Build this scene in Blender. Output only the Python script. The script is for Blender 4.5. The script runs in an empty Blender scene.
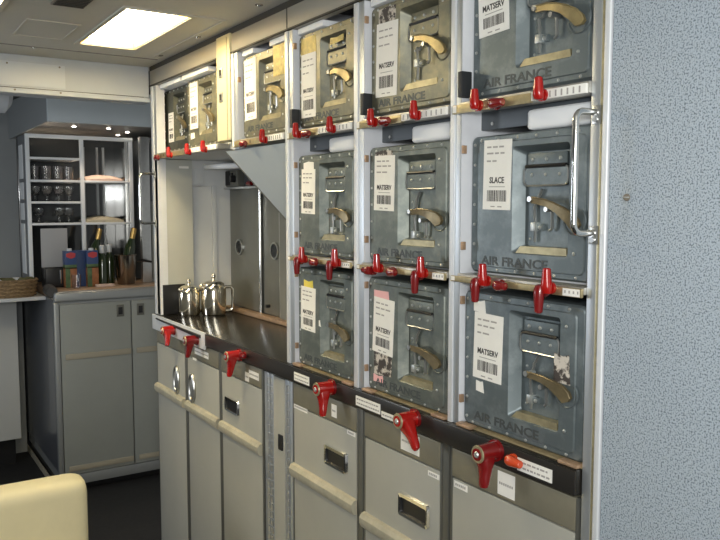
import bpy, bmesh, math, random
from mathutils import Vector, Matrix
random.seed(7)
C = bpy.context.scene.collection
S = bpy.context.scene
PI = math.pi
GR = -PI / 2          # galley-mounted things: local x runs towards the viewer along the rack, local y into it

# ------------------------------------------------------------------ materials
MATS = {}
def mat(name, col, rough=.5, metal=0., noise=0., nscale=30., bump=0., bscale=60., spec=.5, col2=None,
        stretch=(1, 1, 1), trans=0., emit=None, estr=0., coat=0., aniso=None, thr=None):
    m = bpy.data.materials.new(name); m.use_nodes = True
    nt = m.node_tree; b = nt.nodes['Principled BSDF']; L = nt.links
    b.inputs['Base Color'].default_value = (*col, 1)
    b.inputs['Roughness'].default_value = rough
    b.inputs['Metallic'].default_value = metal
    b.inputs['Specular IOR Level'].default_value = spec
    b.inputs['Coat Weight'].default_value = coat
    if trans: b.inputs['Transmission Weight'].default_value = trans
    if emit:
        b.inputs['Emission Color'].default_value = (*emit, 1); b.inputs['Emission Strength'].default_value = estr
    tc = nt.nodes.new('ShaderNodeTexCoord'); mp = nt.nodes.new('ShaderNodeMapping')
    mp.inputs['Scale'].default_value = stretch
    L.new(tc.outputs['Object'], mp.inputs['Vector'])
    if noise:
        n = nt.nodes.new('ShaderNodeTexNoise'); n.inputs['Scale'].default_value = nscale
        n.inputs['Detail'].default_value = 6; n.inputs['Roughness'].default_value = .65
        L.new(mp.outputs['Vector'], n.inputs['Vector'])
        r = nt.nodes.new('ShaderNodeValToRGB')
        lo, hi = thr or (.35, .68)
        r.color_ramp.elements[0].position = lo; r.color_ramp.elements[1].position = hi
        c2 = col2 or tuple(max(0, c * (1 - noise)) for c in col)
        r.color_ramp.elements[0].color = (*col, 1); r.color_ramp.elements[1].color = (*c2, 1)
        L.new(n.outputs['Fac'], r.inputs['Fac']); L.new(r.outputs['Color'], b.inputs['Base Color'])
    if bump:
        n2 = nt.nodes.new('ShaderNodeTexNoise'); n2.inputs['Scale'].default_value = bscale
        n2.inputs['Detail'].default_value = 4
        L.new(mp.outputs['Vector'], n2.inputs['Vector'])
        bp = nt.nodes.new('ShaderNodeBump'); bp.inputs['Strength'].default_value = bump
        bp.inputs['Distance'].default_value = .002
        L.new(n2.outputs['Fac'], bp.inputs['Height']); L.new(bp.outputs['Normal'], b.inputs['Normal'])
    MATS[name] = m
    return m

mat('box_metal', (.130, .148, .132), .45, .45, 1, 28, .25, 35, col2=(.235, .25, .215), thr=(.45, .75))
mat('box_metal_cool_lit', (.132, .160, .168), .42, .45, 1, 22, .2, 30, col2=(.24, .275, .28), thr=(.45, .75))  # bluish light on the near column put into the box colour
mat('box_metal_warm_lit', (.165, .165, .128), .42, .5, 1, 26, .3, 30, col2=(.28, .26, .17), thr=(.42, .7))  # warm lamp light on the top row put into the box colour
mat('box_metal_dark', (.055, .06, .048), .45, .5, 1, 26, .3, 30, col2=(.12, .12, .09), thr=(.45, .75))
mat('rivet', (.58, .60, .58), .4, .8)
mat('letter', (.085, .095, .095), .5, .4)
mat('brass_edge', (.50, .44, .27), .4, .6, .35, 40)
mat('lever_brown', (.27, .215, .12), .38, .6, .35, 40)
mat('lever_lit', (.50, .40, .20), .36, .7, .3, 40)  # lit copy of the brown lever, top row light put into its colour
mat('chrome', (.78, .78, .76), .12, 1)
mat('steel', (.60, .61, .60), .3, .9, .12, 60)
mat('alu', (.56, .59, .61), .38, .75, .12, 40, stretch=(1, 1, .1))
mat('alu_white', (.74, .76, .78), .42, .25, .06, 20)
mat('bay_white', (.76, .78, .82), .5, 0, .08, 15)
mat('pad_white', (.90, .92, .94), .55)
mat('shelf_dark', (.11, .125, .14), .45, .3)
mat('rail_brass', (.52, .43, .24), .38, .6, .45, 25)
mat('rail_alu', (.52, .50, .45), .4, .7, .3, 30)
mat('paper', (.90, .885, .83), .6, 0, .05, 30)
mat('ink', (.06, .055, .05), .6)
mat('ink_grey', (.38, .36, .34), .6)
mat('yellow_tag', (.85, .70, .10), .55)
mat('yellow_smear', (.62, .50, .16), .5, .2, .5, 60)
mat('pink_tag', (.85, .48, .48), .6)
mat('torn', (.62, .57, .50), .7, 0, 1, 45, col2=(.06, .05, .045), thr=(.47, .53))
mat('red', (.40, .008, .006), .2, 0, coat=.6)
mat('red_orange', (.62, .07, .02), .22, 0, coat=.5)
mat('red_dark', (.20, .007, .008), .25, 0, coat=.4)
mat('black', (.012, .012, .013), .35)
mat('black_rubber', (.02, .022, .025), .6)
mat('counter_black', (.020, .018, .015), .22, 0, .3, 12, spec=.6)
mat('band_black', (.022, .020, .018), .33, 0)
mat('liner', (.33, .265, .15), .55, 0, .4, 18)
mat('copper', (.50, .33, .21), .45, .4, .3, 50)
mat('cart_panel', (.41, .405, .355), .45, .1, .06, 8)
mat('cart_top', (.27, .25, .185), .42, .3, .15, 15)
mat('cart_frame', (.16, .16, .14), .4, .6)
mat('bumper', (.50, .465, .35), .6, 0, .25, 30)
mat('cream_panel', (.50, .51, .47), .5, 0, .05, 6)
mat('niche_grey', (.62, .64, .65), .45, 0., .06, 10)
mat('niche_metal', (.26, .26, .23), .36, .6, .15, 8)
mat('slope_blue', (.68, .75, .79), .5, 0., .04, 8)
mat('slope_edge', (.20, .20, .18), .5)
mat('header', (.36, .34, .29), .5, .1, .06, 8)
mat('panel_yellow', (.70, .65, .42), .45, .1, .06, 10)
mat('gap_dark', (.05, .045, .035), .7)
mat('ceiling', (.56, .55, .50), .6, 0, .05, 5)
mat('ceil_frame', (.52, .50, .44), .5)
mat('seam', (.25, .24, .22), .6)
mat('vent_brown', (.22, .19, .15), .6)
mat('beam', (.57, .605, .64), .5, 0, .06, 6)
mat('beam_panel', (.66, .70, .74), .5, 0, .04, 6)
mat('lamp', (1, .95, .8), .4, emit=(1., .84, .52), estr=28)
mat('rim_lamplight', (.85, .62, .16), .5)  # yellow lamplight on the recess walls put into their colour
mat('bucket_metal', (.30, .27, .23), .18, 1)
mat('board_grey', (.36, .37, .385), .5)
mat('spot_glow', (1, 1, .95), .4, emit=(1, .9, .75), estr=25)
mat('floor', (.018, .018, .019), .7, 0, .4, 40)
mat('wall_grey', (.30, .32, .325), .6, 0, .05, 6)
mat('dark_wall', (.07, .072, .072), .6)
mat('bar_door', (.275, .29, .27), .5, 0, .05, 8)
mat('bar_trim', (.33, .345, .345), .4, .5)
mat('bar_side', (.12, .13, .15), .28, .3, coat=.3)
mat('bar_strip', (.33, .30, .23), .6)
mat('wood_top', (.45, .30, .19), .35, 0, .25, 18, stretch=(1, 6, 1))
mat('hood', (.58, .64, .66), .5, 0, .04, 6)
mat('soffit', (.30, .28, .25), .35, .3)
mat('frame_white', (.80, .83, .84), .4, .0)
mat('mirror_dark', (.05, .055, .058), .08, .2, coat=.5)
mat('glass', (1, 1, 1), .02, 0, trans=1.)
mat('cloth_peach', (.66, .50, .42), .8, 0, .15, 30)
mat('tray_white', (.66, .68, .69), .5)
mat('carton_blue', (.035, .07, .19), .4)
mat('carton_green', (.10, .17, .07), .45, 0, .5, 40)
mat('carton_orange', (.42, .16, .06), .45, 0, .5, 30)
mat('carton_red', (.50, .05, .06), .4)
mat('bottle_green', (.02, .035, .012), .1, 0, coat=.5)
mat('gold_foil', (.55, .36, .12), .3, .9, .3, 50)
mat('wicker', (.36, .24, .12), .65, 0, .7, 60, bump=1., bscale=90, stretch=(1, 1, 3))
mat('leaf', (.14, .14, .05), .6, 0, .5, 30)
mat('bolster', (.05, .048, .046), .5)
mat('cream_leather', (.74, .68, .46), .5, 0, .05, 15, bump=.1)
mat('counter_white', (.60, .62, .63), .4)
mat('left_panel', (.56, .57, .55), .55)
mat('jug_steel', (.80, .74, .62), .10, 1)

# speckled laminate of the near wall
def speckle():
    m = bpy.data.materials.new('speckle_laminate'); m.use_nodes = True
    nt = m.node_tree; b = nt.nodes['Principled BSDF']; L = nt.links
    tc = nt.nodes.new('ShaderNodeTexCoord')
    v = nt.nodes.new('ShaderNodeTexNoise'); v.inputs['Scale'].default_value = 430; v.inputs['Detail'].default_value = 2
    L.new(tc.outputs['Object'], v.inputs['Vector'])
    r = nt.nodes.new('ShaderNodeValToRGB'); e = r.color_ramp.elements
    e[0].position = .36; e[0].color = (.13, .165, .20, 1)
    e[1].position = .52; e[1].color = (.42, .485, .55, 1)
    L.new(v.outputs['Fac'], r.inputs['Fac'])
    L.new(r.outputs['Color'], b.inputs['Base Color'])
    b.inputs['Roughness'].default_value = .5
    bp = nt.nodes.new('ShaderNodeBump'); bp.inputs['Strength'].default_value = .25; bp.inputs['Distance'].default_value = .001
    L.new(v.outputs['Fac'], bp.inputs['Height']); L.new(bp.outputs['Normal'], b.inputs['Normal'])
    MATS['speckle'] = m
speckle()

# ------------------------------------------------------------------ mesh builder
def rrect(x0, x1, z0, z1, r, n=4):
    pts = []
    r = max(min(r, (x1 - x0) / 2.01, (z1 - z0) / 2.01), 1e-5)
    for cx, cz, a0 in ((x1 - r, z1 - r, 0), (x0 + r, z1 - r, PI / 2), (x0 + r, z0 + r, PI), (x1 - r, z0 + r, 1.5 * PI)):
        for i in range(n + 1):
            a = a0 + PI / 2 * i / n
            pts.append((cx + r * math.cos(a), cz + r * math.sin(a)))
    return pts

class MB:
    def __init__(s): s.bm = bmesh.new(); s.ms = []
    def mi(s, m):
        if m not in s.ms: s.ms.append(m)
        return s.ms.index(m)
    def face(s, vs, m):
        try: f = s.bm.faces.new(vs)
        except ValueError: return None
        f.material_index = s.mi(m); return f
    def box(s, x0, x1, y0, y1, z0, z1, m, bev=0., seg=2):
        x0, x1 = sorted((x0, x1)); y0, y1 = sorted((y0, y1)); z0, z1 = sorted((z0, z1))
        v = [s.bm.verts.new((x, y, z)) for x in (x0, x1) for y in (y0, y1) for z in (z0, z1)]
        fs = [s.face([v[i] for i in q], m) for q in ((0, 1, 3, 2), (4, 6, 7, 5), (0, 4, 5, 1), (2, 3, 7, 6), (0, 2, 6, 4), (1, 5, 7, 3))]
        if bev:
            es = list({e for f in fs for e in f.edges})
            r = bmesh.ops.bevel(s.bm, geom=es, offset=bev, segments=seg, affect='EDGES', profile=.6)
            for f in r['faces']: f.material_index = s.mi(m)
        return s
    def loft(s, loops, m, cap0=True, cap1=True, closed=True):
        L = [[s.bm.verts.new(p) for p in lp] for lp in loops]
        n = len(L[0])
        ms = m if isinstance(m, (list, tuple)) else [m] * (len(L) + 1)
        for k in range(len(L) - 1):
            for i in range(n if closed else n - 1):
                j = (i + 1) % n
                s.face((L[k][i], L[k][j], L[k + 1][j], L[k + 1][i]), ms[k])
        if cap0: s.face(L[0][::-1], ms[0])
        if cap1: s.face(L[-1], ms[len(L) - 1] if len(ms) >= len(L) else ms[-1])
        return s
    def tube(s, pts, r, m, n=10, cap=True):
        P = [Vector(p) for p in pts]; rs = r if isinstance(r, (list, tuple)) else [r] * len(P)
        loops = []; up = None
        for i, p in enumerate(P):
            t = (P[min(i + 1, len(P) - 1)] - P[max(i - 1, 0)]).normalized()
            if up is None:
                up = Vector((0, 0, 1)) if abs(t.z) < .9 else Vector((1, 0, 0))
            a = t.cross(up).normalized(); up = a.cross(t).normalized()
            loops.append([p + rs[i] * (math.cos(q * 2 * PI / n) * a + math.sin(q * 2 * PI / n) * up) for q in range(n)])
        return s.loft(loops, m, cap, cap)
    def cyl(s, p0, p1, r0, m, r1=None, n=16): return s.tube([p0, p1], [r0, r0 if r1 is None else r1], m, n)
    def lathe(s, prof, c, m, n=24, cap0=False, cap1=False):
        loops = [[(c[0] + r * math.cos(q * 2 * PI / n), c[1] + r * math.sin(q * 2 * PI / n), c[2] + z) for q in range(n)] for r, z in prof]
        return s.loft(loops, m, cap0, cap1)
    def prism(s, poly, y0, y1, m, bev=0.):            # polygon in x-z pushed along y
        c = Vector((sum(p[0] for p in poly) / len(poly), sum(p[1] for p in poly) / len(poly)))
        def sh(k):
            out = []
            for p in poly:
                d = Vector(p) - c; l = d.length or 1
                out.append(c + d * max(.2, (l - k) / l))
            return out
        if bev:
            a = sh(bev)
            lp = [[(p[0], y0, p[1]) for p in a], [(p[0], y0 + bev, p[1]) for p in poly],
                  [(p[0], y1 - bev, p[1]) for p in poly], [(p[0], y1, p[1]) for p in a]]
        else: lp = [[(p[0], y0, p[1]) for p in poly], [(p[0], y1, p[1]) for p in poly]]
        return s.loft(lp, m)
    def prism_y(s, poly, y0, y1, m):                   # same, kept for world-frame cross sections x-z along y
        return s.loft([[(p[0], y0, p[1]) for p in poly], [(p[0], y1, p[1]) for p in poly]], m)
    def dome(s, x, y, z, r, m, n=8):                   # rivet head on a face that looks to -y
        loops = [[(x + r * k * math.cos(q * 2 * PI / n), y - h, z + r * k * math.sin(q * 2 * PI / n)) for q in range(n)]
                 for k, h in ((1, 0), (.85, r * .45), (.4, r * .7))]
        return s.loft(loops, m, False, True)
    def text(s, t, size, x, y, z, m, ext=.0004, align='CENTER', squeeze=1., bold=0.):
        cu = bpy.data.curves.new('lettering', 'FONT'); cu.body = t; cu.size = size; cu.extrude = ext
        cu.align_x = align; cu.align_y = 'CENTER'; cu.resolution_u = 2; cu.offset = bold
        o = bpy.data.objects.new('lettering', cu); C.objects.link(o)
        bpy.context.view_layer.update()
        me = bpy.data.meshes.new_from_object(o.evaluated_get(bpy.context.evaluated_depsgraph_get()))
        bpy.data.objects.remove(o); bpy.data.curves.remove(cu)
        vs = [s.bm.verts.new((x + v.co.x * squeeze, y - v.co.z, z + v.co.y)) for v in me.vertices]
        for p in me.polygons: s.face([vs[i] for i in p.vertices], m)
        bpy.data.meshes.remove(me); return s
    def build(s, name, parent=None, xf=None, smooth=35, label=None):
        bmesh.ops.recalc_face_normals(s.bm, faces=s.bm.faces[:])
        if xf: bmesh.ops.transform(s.bm, matrix=xf, verts=s.bm.verts[:])
        me = bpy.data.meshes.new(name); s.bm.to_mesh(me); s.bm.free()
        for m in s.ms: me.materials.append(MATS[m])
        if smooth:
            for p in me.polygons: p.use_smooth = True
            me.set_sharp_from_angle(angle=math.radians(smooth))
        o = bpy.data.objects.new(name, me); C.objects.link(o)
        if parent: o.parent = parent
        if label: o['label'] = label
        return o

def thing(name, label, cat, loc=(0, 0, 0), rz=0., group=None):
    o = bpy.data.objects.new(name, None); C.objects.link(o)
    o.location = loc; o.rotation_euler = (0, 0, rz); o.empty_display_size = .05
    o['label'] = label; o['category'] = cat
    if group: o['group'] = group
    return o
def tag(o, label, cat, group=None):
    o['label'] = label; o['category'] = cat
    if group: o['group'] = group
    return o
def struct(o): o['kind'] = 'structure'; return o

# ------------------------------------------------------------------ levels of the rack (metres, floor at 0)
ZW = 1.080            # worktop
S2 = 1.352            # second row shelf top
S1 = 1.650            # top row shelf top
HB, HT = 1.882, 1.936 # header
ZC = 1.952            # ceiling
BK = .45              # depth of the rack

# ------------------------------------------------------------------ setting
struct(MB().box(-2.2, 1.0, -1.6, 5.3, -.04, 0, 'floor').build('floor'))
c = MB(); LX0, LX1, LY0, LY1 = -.303, -.138, 1.935, 2.425
for x0, x1, y0, y1 in ((-2.2, LX0, -1.6, 2.8), (LX1, 1.0, -1.6, 2.8), (LX0, LX1, -1.6, LY0), (LX0, LX1, LY1, 2.8)):
    c.box(x0, x1, y0, y1, ZC, ZC + .03, 'ceiling')
struct(c.build('ceiling'))
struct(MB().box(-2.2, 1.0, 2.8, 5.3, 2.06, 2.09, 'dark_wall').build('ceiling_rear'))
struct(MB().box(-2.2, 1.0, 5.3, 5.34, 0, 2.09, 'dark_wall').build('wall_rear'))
struct(MB().box(-2.24, -2.2, -1.6, 5.3, 0, 2.09, 'wall_grey').build('wall_left'))
struct(MB().box(-2.2, -.10, 4.86, 4.9, 0, 2.06, 'wall_grey').build('wall_back'))
# near right wall with speckled laminate, a little rounded aluminium edge belongs to the rack
w = MB(); w.box(0, .5, -1.6, .716, 0, ZC, 'speckle', .004); wr = struct(w.build('wall_right'))
s_ = MB(); s_.cyl((0, 0, 0), (0, -.0025, 0), .0052, 'vent_brown', .0045, 20); s_.box(-.005, .005, -.0032, -.002, -.0009, .0009, 'rivet'); 
sc = s_.build('wall_screw'); sc.location = (-.0005, .684, 1.478); sc.rotation_euler = (0, 0, GR)
tag(sc, 'small slotted screw in the speckled blue grey wall', 'screw')

# cross beam (bulkhead) that closes the ceiling at the end of the rack
b = MB()
b.box(-2.2, .0, 2.72, 2.80, 1.846, ZC, 'beam', .004)
b.box(-2.2, .0, 2.712, 2.80, 1.828, 1.8445, 'beam', .003)
b.box(-2.2, -.02, 2.7185, 2.73, 1.8445, 1.847, 'gap_dark')
struct(b.build('trim_1'))
b = MB(); b.box(-.95, -.283, 2.716, 2.7205, 1.853, 1.928, 'beam_panel', .001)
for x, z in ((-.30, 1.852 + .07), (-.46, 1.921)): b.cyl((x, 2.716, z), (x, 2.7145, z), .003, 'vent_brown')
o = b.build('cover_panel'); tag(o, 'white screwed cover panel on the beam across the ceiling', 'panel')
b = MB()
for x in (-.30, -.44): b.cyl((x, 2.712, 1.838), (x, 2.710, 1.838), .0032, 'vent_brown')
tag(b.build('beam_screws'), 'row of dark screws along the lower lip of the ceiling beam', 'screw')

# ceiling details: seam strip, access hatch, grille, fasteners
b = MB(); b.box(-2.2, -.02, 2.561, 2.567, ZC - .002, ZC + .001, 'seam'); struct(b.build('trim_2'))
h = MB()
for a in ((-.49, -.352, 2.405, 2.411), (-.49, -.352, 2.188, 2.194), (-.49, -.484, 2.19, 2.41), (-.358, -.352, 2.19, 2.41)):
    h.box(a[0], a[1], a[2], a[3], ZC - .003, ZC, 'ceil_frame', .0008)
h.box(-.483, -.359, 2.195, 2.404, ZC - .001, ZC, 'ceiling')
tag(h.build('ceiling_hatch'), 'framed access hatch in the ceiling left of the bright lamp', 'hatch')
h = MB(); h.box(-.47, -.393, 1.86, 1.992, ZC - .006, ZC, 'vent_brown', .002)
for k in range(8): h.box(-.466, -.397, 1.868 + k * .015, 1.874 + k * .015, ZC - .008, ZC - .005, 'gap_dark')
tag(h.build('ceiling_grille'), 'brown ceiling grille cut by the top edge of the photo', 'grille')
for x, y, t in ((-.403, 2.57, 'left of the lamp on the seam'), (-.035, 2.49, 'nearest the end post'), (-.035, 2.16, 'above the two far boxes'), (-.04, 1.74, 'above the yellow stained box')):
    f = MB(); f.cyl((x, y, ZC + .001), (x, y, ZC - .004), .006, 'chrome', .004); f.cyl((x, y, ZC), (x, y, ZC - .0015), .010, 'vent_brown')
    tag(f.build('ceiling_fastener'), 'small metal ceiling fastener ' + t, 'fastener', 'ceiling fasteners')

def ceiling_light(x0, x1, y0, y1, label, wide):
    t = thing('ceiling_light', label, 'light', ((x0 + x1) / 2, (y0 + y1) / 2, ZC), 0, 'ceiling lights')
    cx, cy = t.location.x, t.location.y
    a, d = (x1 - x0) / 2, (y1 - y0) / 2
    m = MB(); m.box(-a + .001, a - .001, -d + .001, d - .001, .018, .023, 'lamp'); m.build('diffuser', t)
    m = MB()
    for q in ((-a + .0005, a - .0005, d - .003, d - .0005), (-a + .0005, a - .0005, -d + .0005, -d + .003), (-a + .0005, -a + .003, -d + .003, d - .003), (a - .003, a - .0005, -d + .003, d - .003)): m.box(*q, -.002, .0178, 'rim_lamplight')
    m.build('recess_rim', t)
    m = MB(); e = .012
    m.box(-a - e, a + e, -d - e, -d, -.005, 0, 'ceil_frame', .001); m.box(-a - e, a + e, d, d + e, -.005, 0, 'ceil_frame', .001)
    m.box(-a - e, -a, -d, d, -.005, 0, 'ceil_frame', .001); m.box(a, a + e, -d, d, -.005, 0, 'ceil_frame', .001)
    if wide: m.box(a + .085, a + .093, -d - .01, d + .08, -.004, 0, 'ceil_frame', .001); m.box(a, a + .09, -d - .012, -d - .006, -.004, 0, 'ceil_frame', .001)
    m.build('frame', t)
    return t
ceiling_light(LX0, LX1, LY0, LY1, 'bright warm square ceiling light above the aisle', True)
# the next lamp of the row, just touched by the picture's upper left corner: surface panel
t = thing('ceiling_light', 'ceiling light cut by the upper left corner of the photo', 'light', (-.672, 1.97, ZC), 0, 'ceiling lights')
m = MB(); m.box(-.10, .10, -.25, .16, -.004, -.0005, 'lamp'); m.build('diffuser', t)
m = MB()
for a in ((-.115, .115, -.265, -.25), (-.115, .115, .16, .175), (-.115, -.10, -.25, .16), (.10, .115, -.25, .16)): m.box(*a, -.007, 0, 'ceil_frame', .001)
m.build('frame', t)

# ------------------------------------------------------------------ the rack
G = thing('galley_rack', 'tall aluminium galley rack holding three columns of metal boxes', 'rack', (0, 0, 0))
posts = {'A': (2.700, 2.650), 'B': (2.000, 1.965), 'C': (1.682, 1.645), 'D': (1.373, 1.337), 'E': (1.059, 1.031), 'F': (.750, .718)}
def post(y1, y0, z0, z1, end=False):
    m = MB()
    if not end:
        w = y1 - y0
        m.box(0, .030, y0, y1, z0, z1, 'alu', .0015)
        m.box(-.003, .001, y0 + w * .52, y1 - .002, z0, z1, 'alu_white', .001)
        m.box(.001, .0305, y0 - .0008, y0 + .001, z0, z1, 'bay_white')
    else:
        m.box(0, .030, y0 + .016, y1, z0, z1, 'alu', .0015)
        m.box(.001, .03, y0 + .0095, y0 + .0165, z0, z1, 'brass_edge', .001)
        m.box(-.003, .030, y0 - .001, y0 + .010, z0, z1, 'alu_white', .003, 3)
    return m.build('post', G)
post(*posts['A'], 1.0815, 1.8805); post(*posts['B'], 1.621, 1.8805)
for k in 'CDE': post(*posts[k], ZW, 1.8805)
post(*posts['F'], .02, ZC, True)
# partitions (their light inner faces show beside the boxes)
for y1, y0, z0, z1 in ((2.712, 2.700, 0.04, HT), (1.9935, 1.975, 1.621, HT), (1.671, 1.656, ZW, HT), (1.363, 1.347, ZW, HT), (1.052, 1.039, ZW, HT), (.732, .7195, 0.04, HT)):
    MB().box(.030, BK, y0, y1, z0, z1, 'bay_white').build('partition', G)
# reveal liners: the white strip between post and box on each bay's far side
for k, z0 in (('B', S1), ('C', ZW), ('D', ZW), ('E', ZW)):
    y0 = posts[k][1]
    MB().box(.0305, .43, y0 - .0008, y0 + .011, z0, HB, 'bay_white').build('bay_lining', G)
MB().box(BK, BK + .012, .7195, 2.7, 0.04, HT, 'bay_white').build('back_panel', G)
MB().box(.0, BK, .7195, 2.712, HT, ZC - .001, 'gap_dark').build('top_gap', G)
m = MB(); m.box(.0, .02, .7195, 2.712, HB, HT, 'header', .003); m.box(-.004, .001, .7195, 2.712, HB, HB + .004, 'gap_dark')
for y in (1.672, 1.354, 1.045): m.box(-.0012, .0, y - .0015, y + .0015, HB, HT, 'gap_dark')
m.build('header', G)
# shelves
for y1, y0, z, n in ((2.695, 1.6795, S1, 1), (1.656, 1.3635, S1, 1), (1.346, 1.053, S1, 1), (1.038, .733, S1, 1),
                     (1.656, 1.3635, S2, 2), (1.346, 1.053, S2, 2), (1.038, .733, S2, 2)):
    m = MB(); th = .02 if n == 1 else .014
    m.box(.0315, BK, y0, y1, z - th, z - .0005, 'niche_grey')
    m.build('shelf', G)
# front rails, with a brass run and a pale marking strip
def rail(ya, yb, z0, z1, tag_at, row):
    m = MB()
    ym = ya + (yb - ya) * tag_at
    m.box(-.0055, .031, yb, ya, z0 + .004, z1, 'rail_alu', .001)
    m.box(-.0105, -.005, ym, ya + .012, z0 + .001, z1 - .004, 'rail_brass', .001)
    if row == 1: m.box(-.0105, -.005, yb + .001, ym, z0 + .003, z1 - .003, 'paper', .001)
    else:
        m.box(-.0105, -.005, yb + .001, ym, z0, z1 - .002, 'rail_brass', .001)
        m.box(-.0112, -.0105, yb + .003, yb + .035, z0 + .001, z1 - .003, 'paper')
    for i in range(9 if row == 1 else 4):
        if row == 1: y = ym - (ym - yb - .006) * (i + .5) / 9
        else: y = yb + .006 + i * .008
        m.box(-.0116, -.0104, y - .0012, y + .0012, z0 + .005, z1 - .006, 'ink_grey')
    m.box(-.0112, -.0104, ya + .001, ya + .010, z0 + .003, z1 - .005, 'paper')
    m.box(-.0113, -.0105, ya - .103, ya - .099, z0 + .006, z1 - .007, 'ink')
    m.build('rail', G)
rail(2.650, 2.094, 1.626, 1.646, .55, 1); rail(1.965, 1.682, 1.624, 1.645, .62, 1)
rail(1.645, 1.373, 1.623, 1.643, .50, 1); rail(1.337, 1.059, 1.622, 1.642, .52, 1); rail(1.031, .750, 1.622, 1.642, .62, 1)
rail(1.645, 1.373, 1.334, 1.349, .8, 2); rail(1.337, 1.059, 1.334, 1.349, .8, 2); rail(1.031, .750, 1.334, 1.349, .8, 2)
# liners under the lowest boxes
for y1, y0 in ((1.656, 1.364), (1.346, 1.053), (1.038, .733)):
    MB().box(.001, BK, y0, y1, ZW, ZW + .003, 'liner').build('shelf_liner', G)
for y1, y0 in ((1.645, 1.373), (1.337, 1.059), (1.031, .75)):
    for ye in (y1 - .022, y0 + .022):
        m = MB(); m.box(-.0085, .0085, ye - .019, ye + .019, ZW, ZW + .006, 'copper', .0025); m.build('guide_pad', G)
# dark lip and white soft pad hung under the top shelf
for y1, y0 in ((1.645, 1.373), (1.337, 1.059), (1.031, .752)):
    m = MB(); m.box(.045, .060, y0, y1, 1.597, 1.6295, 'shelf_dark', .002); m.cyl((.045, y1 - .03, 1.607), (.043, y1 - .03, 1.607), .003, 'steel'); m.build('shelf_lip', G)
    m = MB(); m.box(.024, .30, y0 + .004, y0 + .15, 1.586, 1.6195, 'pad_white', .011, 4); m.build('soft_pad', G)
# white pads above the top row boxes
for y1, y0 in ((2.64, 2.44), (2.42, 2.20), (1.955, 1.885), (1.79, 1.70), (1.64, 1.52), (1.33, 1.2)):
    MB().box(.010, .12, y0, y1, HB - .0155, HB - .0005, 'pad_white', .004).build('header_pad', G)
# little copper wear tabs on the posts' inner sides, black stops in the top row
for k in 'BCDE':
    y = posts[k][1]
    for z in ([1.80] if k == 'B' else [1.556, 1.39, 1.295, 1.12] + ([1.835] if k != 'E' else [])):
        MB().box(.0005, .0085, y - .006, y - .0009, z, z + .014, 'copper', .0006).build('wear_tab', G)
    if k != 'B':
        m = MB(); m.box(-.010, .0122, y - .013, y - .0009, 1.6505, 1.694, 'black_rubber', .002); m.build('end_stop', G)
# narrow yellow panel and post B beside it
m = MB(); m.box(-.006, .02, 2.0005, 2.094, 1.649, HT + .002, 'panel_yellow', .002)
m.box(-.0068, -.0055, 2.018, 2.0215, 1.65, 1.93, 'brass_edge'); m.build('narrow_panel', G)
for z in (1.825, 1.757):
    m = MB(); m.box(-.009, -.0055, 2.050, 2.072, z, z + .026, 'steel', .001); m.box(-.0096, -.0088, 2.055, 2.066, z + .005, z + .021, 'black'); m.build('panel_latch', G)
# loop handles on the two end posts
def loop_handle(y):
    m = MB(); z0, z1, d = ((1.428, 1.597, .044) if y < 1 else (1.405, 1.577, .056))
    pts = [(0, y, z1), (-d + .014, y, z1)]
    for i in range(1, 5): a = PI / 2 * i / 5; pts.append((-d + .014 - .014 * math.sin(a), y, z1 - .014 + .014 * math.cos(a)))
    pts += [(-d, y, z1 - .014), (-d, y, z0 + .014)]
    for i in range(1, 5): a = PI / 2 * i / 5; pts.append((-d + .014 - .014 * math.cos(a), y, z0 + .014 - .014 * math.sin(a)))
    pts += [(-d + .014, y, z0), (0, y, z0)]
    m.tube(pts, .0048, 'chrome', 12)
    for z in (z0, z1):
        m.box(-.0035, .0, y - .007, y + .007, z - .016, z + .010, 'steel', .001); m.cyl((-.0035, y, z - .010), (-.006, y, z - .010), .004, 'steel')
    return m.build('loop_handle', G, label='polished tubular grab handle on the end post')
loop_handle(.738); loop_handle(2.672)

# work niche: end panel, recess, back doors, sloped panel
m = MB(); m.box(.030, .128, 2.655, 2.699, ZW + .001, 1.628, 'cream_panel', .001); m.box(.0, .0305, 2.651, 2.6995, ZW + .001, 1.628, 'cream_panel'); 
m.box(.080, .115, 2.6538, 2.656, 1.598, 1.606, 'paper'); m.build('end_panel', G)
m = MB(); m.box(.128, .30, 2.690, 2.6995, ZW + .001, 1.6295, 'niche_grey'); m.box(.150, .185, 2.686, 2.691, 1.545, 1.60, 'niche_grey', .002); m.box(.128, .21, 2.686, 2.691, 1.535, 1.539, 'steel')
m.box(.213, .23, 2.68, 2.691, ZW + .001, 1.54, 'niche_grey', .003); m.build('recess_panel', G)
m = MB(); m.box(.01, .092, 2.648, 2.6545, ZW + .001, 1.187, 'black', .001); m.build('splashback', G)
def back_door(y1, y0, label):
    m = MB(); m.box(.285, .30, y0, y1, ZW + .016, 1.53, 'niche_metal', .002)
    o = m.build('back_door', G, label=label)
    yc = 2.597 if y1 > 2.5 else 2.311
    q = MB(); q.lathe([(.0165, 0), (.0165, .004), (.0135, .004), (.0135, .001), (.0005, .001)], (0, 0, 0), 'steel', 24)
    q.lathe([(.0135, .0012), (.0005, .0012)], (0, 0, 0), 'black_rubber', 24); q.box(-.003, .003, -.013, .013, 0, .0035, 'black_rubber')
    q.build('round_latch', o, Matrix.Translation((.285, yc, 1.316)) @ Matrix.Rotation(-PI / 2, 4, 'Y') @ Matrix.Scale(1.75, 4))
    return o
back_door(2.685, 2.425, 'far grey metal cupboard door in the niche')
d2 = back_door(2.405, 2.275, 'near grey metal cupboard door in the niche')
m = MB(); m.cyl((.285, 2.36, 1.125), (.272, 2.36, 1.125), .006, 'black'); m.build('knob', d2)
MB().cyl((.279, 2.415, ZW + .012), (.279, 2.415, 1.53), .005, 'chrome').build('door_strip', G)
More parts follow.
